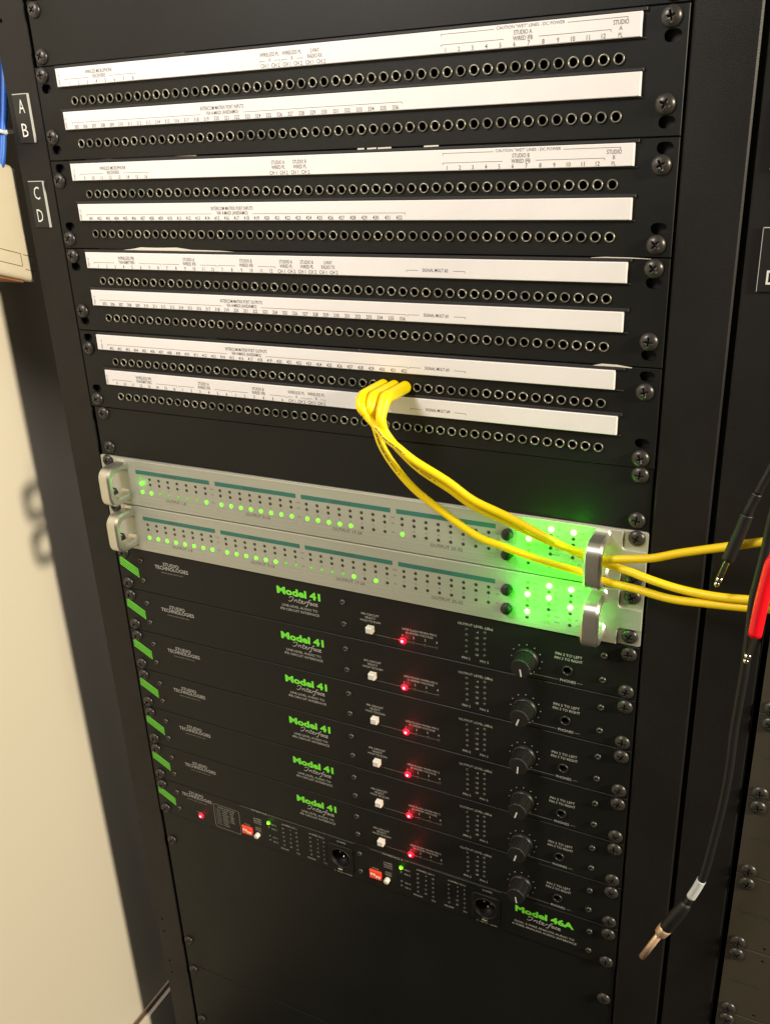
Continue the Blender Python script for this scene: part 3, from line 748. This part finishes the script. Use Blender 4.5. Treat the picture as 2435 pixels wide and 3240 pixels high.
C31 = [(298.1, 231.3, -40.0), (297.9, 238.0, -38.0), (299.4, 247.4, -36.0), (302.1, 259.1, -34.0), (308.5, 271.7, -32.0), (320.4, 286.7, -30.0), (334.9, 299.1, -28.0), (367.3, 320.9, -24.0), (386.0, 327.8, -21.0), (404.9, 333.2, -19.0), (423.4, 337.4, -17.0), (441.7, 341.1, -15.0), (455.4, 345.1, -14.0), (478.9, 346.1, -16.0), (502.0, 346.9, -20.0), (524.0, 342.8, -26.0), (551.4, 337.4, -32.0), (570.7, 331.5, -38.0), (605, 320, -47), (640, 308, -54)]
for lab, j, path, bx in (('yellow patch cord leftmost of three plugs, beside the empty jacks under 429', 30, C30, 1.0), ('yellow patch cord in the middle plug, its cable hanging lowest', 31, C31, .4), ('yellow patch cord plugged in next to the signal mult 3 bracket', 32, C32, .6)):
    x0, d0 = jx(j), 3 * PH + 25
    t = Thing('patch_cable', lab, 'patch cord', (x0, d0, -1.5), 0, 'yellow patch cords')
    mb = MB()
    ax = spline([(x0, d0, -1.4), (x0, d0, -12), (x0, d0, -26), (x0 + bx * .4, d0 + .4, -34), path[0], path[1]], 6)
    n = len(ax); mb.tube(ax, [4.5 if i < n * .55 else 4.5 - 1.7 * ((i - n * .55) / (n * .45)) for i in range(n)], 16)
    t.part('plug_handle', mb, 'yellow_plug')
    mb = MB(); mb.tube([(x0, d0, -1.45), (x0, d0, 12)], 2.05, 12); t.part('plug_tip', mb, 'nickel')
    mb = MB(); mb.tube(spline([(path[0][0], path[0][1] - .6, path[0][2])] + path[1:], 7), 2.75, 14); cb = t.part('cable', mb, 'yellow_pvc')
    sp = spline(path, 14); pm = MB(); cv = Vector(CP)
    for i in range(30, 30 + 34):
        if i % 7 == 6: continue
        p = sp[i]; tg = (sp[i + 1] - sp[i - 1]).normalized(); nv = (cv - p); nv = (nv - tg * nv.dot(tg)).normalized(); sd = tg.cross(nv)
        nv = (nv + sd * .35).normalized(); sd = tg.cross(nv); c = p + nv * 2.79
        pm.add([tuple(c + tg * a + sd * b) for a, b in ((-.45, -.4), (.45, -.4), (.45, .4), (-.45, .4))], [(0, 1, 2, 3)])
    t.part('printing', pm, 'ink_tan', cb, True)

# ------------------------------------------------------------------ hanging cables on the right
def plug_tip(t, a, b):
    a, b = Vector(a), Vector(b); ln = (b - a).length; u = (b - a) / ln
    def P(s): return tuple(a + u * s)
    mb = MB(); mb.tube([P(-2), P(0), P(.2), P(ln * .62)], [2.9, 2.9, 2.2, 2.2], 16); t.part('plug_sleeve', mb, 'chrome')
    mb = MB(); mb.tube([P(ln * .62), P(ln * .66)], 1.8, 12); mb.tube([P(ln * .80), P(ln * .83)], 1.3, 12); t.part('insulating_ring', mb, 'black_dark')
    mb = MB(); mb.tube([P(ln * .66), P(ln * .80)], [2.15, 2.0], 14); t.part('plug_ring', mb, 'chrome')
    mb = MB(); mb.tube([P(ln * .83), P(ln * .86), P(ln * .91), P(ln * .96), P(ln)], [1.2, 1.7, 1.8, 1.3, .5], 14); t.part('plug_point', mb, 'chrome')
t = Thing('hanging_patch_cable', 'black patch cord hanging with bare plug above the yellow cords', 'patch cord', (536.5, 303, -40))
plug_tip(t, (536.5, 303.0, -40.0), (531.1, 322.8, -40.0))
mb = MB(); mb.tube(spline([(536.3, 303.7, -40.0), (539.5, 291, -40.5), (542.4, 279.4, -41.0), (544, 272, -41.5)], 5), 3.7, 16); t.part('plug_handle', mb, 'black_rubber')
mb = MB()
sr = spline([(544, 272, -41.5), (545, 267.8, -42.0), (548.2, 257.9, -43.0)], 8); mb.tube(sr, [3.1 if i % 2 else 2.5 for i in range(len(sr))], 14); t.part('strain_relief', mb, 'black_rubber')
mb = MB(); mb.tube(spline([(548.2, 257.9, -43.0), (552.8, 244.0, -45.0), (557.1, 230.2, -47.0), (561.0, 215.1, -48.0), (568, 180, -50), (580, 120, -52), (600, 40, -52)], 6), 2.3, 12); t.part('cable', mb, 'black_rubber')
t = Thing('red_patch_cable', 'red patch cord hanging with its silver plug pointing down', 'patch cord', (557.7, 337, -65))
plug_tip(t, (557.7, 337.0, -65.0), (554.4, 357.9, -65.0))
mb = MB(); ax = spline([(557.6, 337.6, -65.0), (559.0, 314.5, -66.0), (560.9, 294.6, -67.0), (561.8, 286, -67.0)], 6); mb.tube(ax, [3.9] * (len(ax) - 5) + [3.8, 3.6, 3.3, 3.0, 2.8], 16); t.part('plug_handle', mb, 'red_pvc')
mb = MB(); mb.tube(spline([(561.8, 286.5, -67.0), (563.2, 272, -67.0), (566, 250, -66), (575, 190, -66), (592, 100, -64), (612, 20, -62)], 6), 2.4, 12); t.part('cable', mb, 'red_pvc')
t = Thing('coaxial_cable', 'long black coaxial cable with white wrap label and copper connector', 'cable', (506.9, 656.7, -27))
LONG = [(575, 120, -58), (566, 200, -56), (560, 250, -53.5), (557.7, 273.7, -52.0), (556.9, 287.7, -51.0), (555.4, 303.8, -50.0), (553.7, 322.8, -48.0), (553.7, 339.6, -46.0), (553.6, 372.8, -44.0), (552.8, 396.3, -42.0), (551.9, 424.0, -40.0), (551.9, 454.2, -38.0), (550.5, 486.0, -36.0), (547.2, 524.6, -34.0), (544.7, 549.7, -33.0), (542.3, 562.7, -32.0), (537.3, 578.2, -32.0), (534.4, 587, -32.0)]
mb = MB(); mb.tube(spline(LONG, 6), 2.9, 14); t.part('cable', mb, 'black_rubber')
mb = MB(); mb.tube(spline([(543.0, 559.5, -32.1), (540.5, 568.5, -32), (537.3, 578.2, -32.0)], 5), 3.25, 16); t.part('wrap_label', mb, 'tie_white')
mb = MB(); mb.tube([(535.2, 584.4, -32), (533.8, 587.8, -32), (530.5, 596, -31.5), (523, 614.8, -30.0), (522.2, 616.6, -30)], [3.2, 4.4, 5.0, 5.2, 4.7], 18); t.part('connector_body', mb, 'black_rubber')
mb = MB(); mb.tube([(522.3, 616.4, -30), (521.5, 618.2, -30), (519, 624, -29.4), (517.8, 626.8, -29.2)], [5.0, 5.0, 4.6, 2.9], 18)
mb.tube([(517.9, 626.6, -29.2), (506.9, 656.7, -27)], 2.55, 16); mb.tube([(519.2, 626.4, -31.8), (516.2, 626, -26.5)], 1.0, 10)
t.part('connector_tip', mb, 'copper')

# ------------------------------------------------------------------ neighbouring rack
t = Thing('neighbouring_rack', 'black rack upright of the next cabinet with letter plates', 'rack', (541, 1210, 30))
mb = MB(); mb.plate([(523.2, -240), (559.6, -240), (559.6, 1210), (523.2, 1210)], [], .2, 3, 1.0); mb.box(523.2, 525.2, -240, 1210, 3.02, 60); mb.box(557.6, 559.6, -240, 1210, 3.02, 60)
t.part('upright', mb, 'black_upright')
mb = MB(); mb.box(560, 580, -240, 1210, 12, 15); t.part('mounting_rail', mb, 'black_hole')
def plate_r(d0, d1, letters):
    mb = MB(); mb.box(531.4, 549, d0, d1, -1, .18); p = t.part('letter_plate', mb, 'plate_black')
    mb = MB(); mb.rect(531.4, 549, d0, d0 + .5, -1.05); mb.rect(531.4, 531.7, d0, d1, -1.05); t.part('plate_edge', mb, 'white_print', p, True)
    mb = MB()
    for s, x, d in letters: mb.text(s, x, d, 7.6, -1.08, al='L', width=6, bold=.01)
    t.part('lettering', mb, 'cap_white', p, True)
plate_r(50, 85.5, (('A', 538, 63.5), ('B', 538, 79)))
plate_r(115.5, 151, (('C', 538.2, 130), ('D', 536, 146.8)))
for k, d0 in enumerate((361, 431.5, 502, 572.5, 643, 713.5, 784)):
    lab = 'beige rack unit in the next cabinet, ' + ('topmost', 'second from its top', 'third from its top', 'fourth from its top', 'fifth from its top', 'sixth from its top', 'lowest')[k]
    u = Thing('beige_unit', lab, 'rack unit', (805, 70.5, 1.5), d0, 'beige units in the next cabinet')
    hs = [circle(590.6, 65.5, 1.4, 10), circle(590.6, 7.6, 1.4, 10)]
    mb = MB(); mb.plate([(564.2, .3), (1046, .3), (1046, 70.2), (564.2, 70.2)], hs, 0, 3, .3); f = u.part('faceplate', mb, 'beige_panel')
    mb = MB(); mb.text('Solid State Logic', 570, 36.6, 2.6, -.03, al='L', bold=.01); u.part('lettering', mb, 'ink_dark', f, True)
    for x in (572, 1038):
        for d in (7.4, 65.6): u.inst('screw', SCREW, x, d, -.02, rot=random.uniform(0, 1.5))

# ------------------------------------------------------------------ things on the side wall
t = Thing('wall_box', 'tilted cream plastic box on the side wall beside the rack', 'wall box', (-73, 163, 8))
def yd_prism(poly, x0, x1):
    m = MB(); n = len(poly)
    m.add([(x0, d, y) for y, d in poly] + [(x1, d, y) for y, d in poly], [tuple(range(n)), tuple(range(2 * n - 1, n - 1, -1))] + [(i, (i + 1) % n, n + (i + 1) % n, n + i) for i in range(n)])
    return m
b = t.part('housing', yd_prism([(-130, 21.4), (9, 70.6), (8, 163.4), (-130, 120)], -99.8, -46), 'cream_plastic')
bm = bmesh.new(); bm.from_mesh(b.data); bmesh.ops.bevel(bm, geom=bm.edges[:], offset=.005, segments=4, affect='EDGES', profile=.6); bm.to_mesh(b.data); bm.free()
for p in b.data.polygons: p.use_smooth = True
b.data.set_sharp_from_angle(angle=math.radians(40))
def sl(y, d): return d + (y + 5.4) * .325          # lines follow the housing's tilt
def strip(y0, y1, d, w=.6): return yd_prism([(y0, sl(y0, d)), (y1, sl(y1, d)), (y1, sl(y1, d) + w), (y0, sl(y0, d) + w)], -46.1, -45.85)
for y0, y1, da, db in ((-120, -5.4, 137.1, 147.6), (-2.6, 7.6, 137.4, 149.5)):
    t.part('cover_line', strip(y0, y1, da), 'brown_line', b); t.part('cover_line', strip(y0, y1, db), 'brown_line', b)
    if y0 > -50: continue
    t.part('cover_line', yd_prism([(y1, sl(y1, da)), (y1 + .5, sl(y1, da)), (y1 + .5, sl(y1, db)), (y1, sl(y1, db))], -46.1, -45.85), 'brown_line', b)
t.part('orange_edge', yd_prism([(-125, 122.2), (-4, 160), (-4, 161.6), (-125, 123.8)], -97, -50), 'orange_tape', b)
t = Thing('bright_filler', 'plain white trunking on the side wall behind the blue cables', 'filler', (-78, 40, -30))  # added block, stands in for the bright patch left of the rack
mb = MB(); mb.box(-99.8, -57, -700, 40, -110, 28, 0); t.part('filler_block', mb, 'cream_white')
mb = MB(); mb.box(-56.98, -55.6, -700, 39, -104, 24, .3); t.part('filler_front', mb, 'cream_white')
t = Thing('blue_cable', 'blue cable pair with white tie dropping into the cream wall box', 'cable', (-49, 72, 0))
mb = MB()
mb.tube(spline([(-47, -300, 44), (-47, -120, 34), (-47, -20, 18), (-47, 23, 8), (-47, 44, 1.5), (-47.5, 64, -4.5), (-52, 80, -9)], 6), 2.8, 12); t.part('cable', mb, 'blue_cable')
mb = MB()
mb.tube(spline([(-51.5, -300, 39), (-51.5, -120, 29), (-51.5, -20, 13), (-51.5, 23, 4), (-51.5, 44, -2.5), (-52, 64, -8), (-56, 80, -12)], 6), 2.8, 12); t.part('cable', mb, 'blue_cable')
mb = MB(); mb.tube([(-49.3, 42.6, .2), (-49.3, 45.2, -.8)], [6.2, 6.2], 14); mb.box(-51, -42, 42, 45, 1, 12); t.part('cable_tie', mb, 'tie_white')

# ------------------------------------------------------------------ render settings
scene.render.engine = 'CYCLES'
scene.cycles.use_denoising = True
scene.cycles.max_bounces = 6
scene.cycles.sample_clamp_indirect = 4
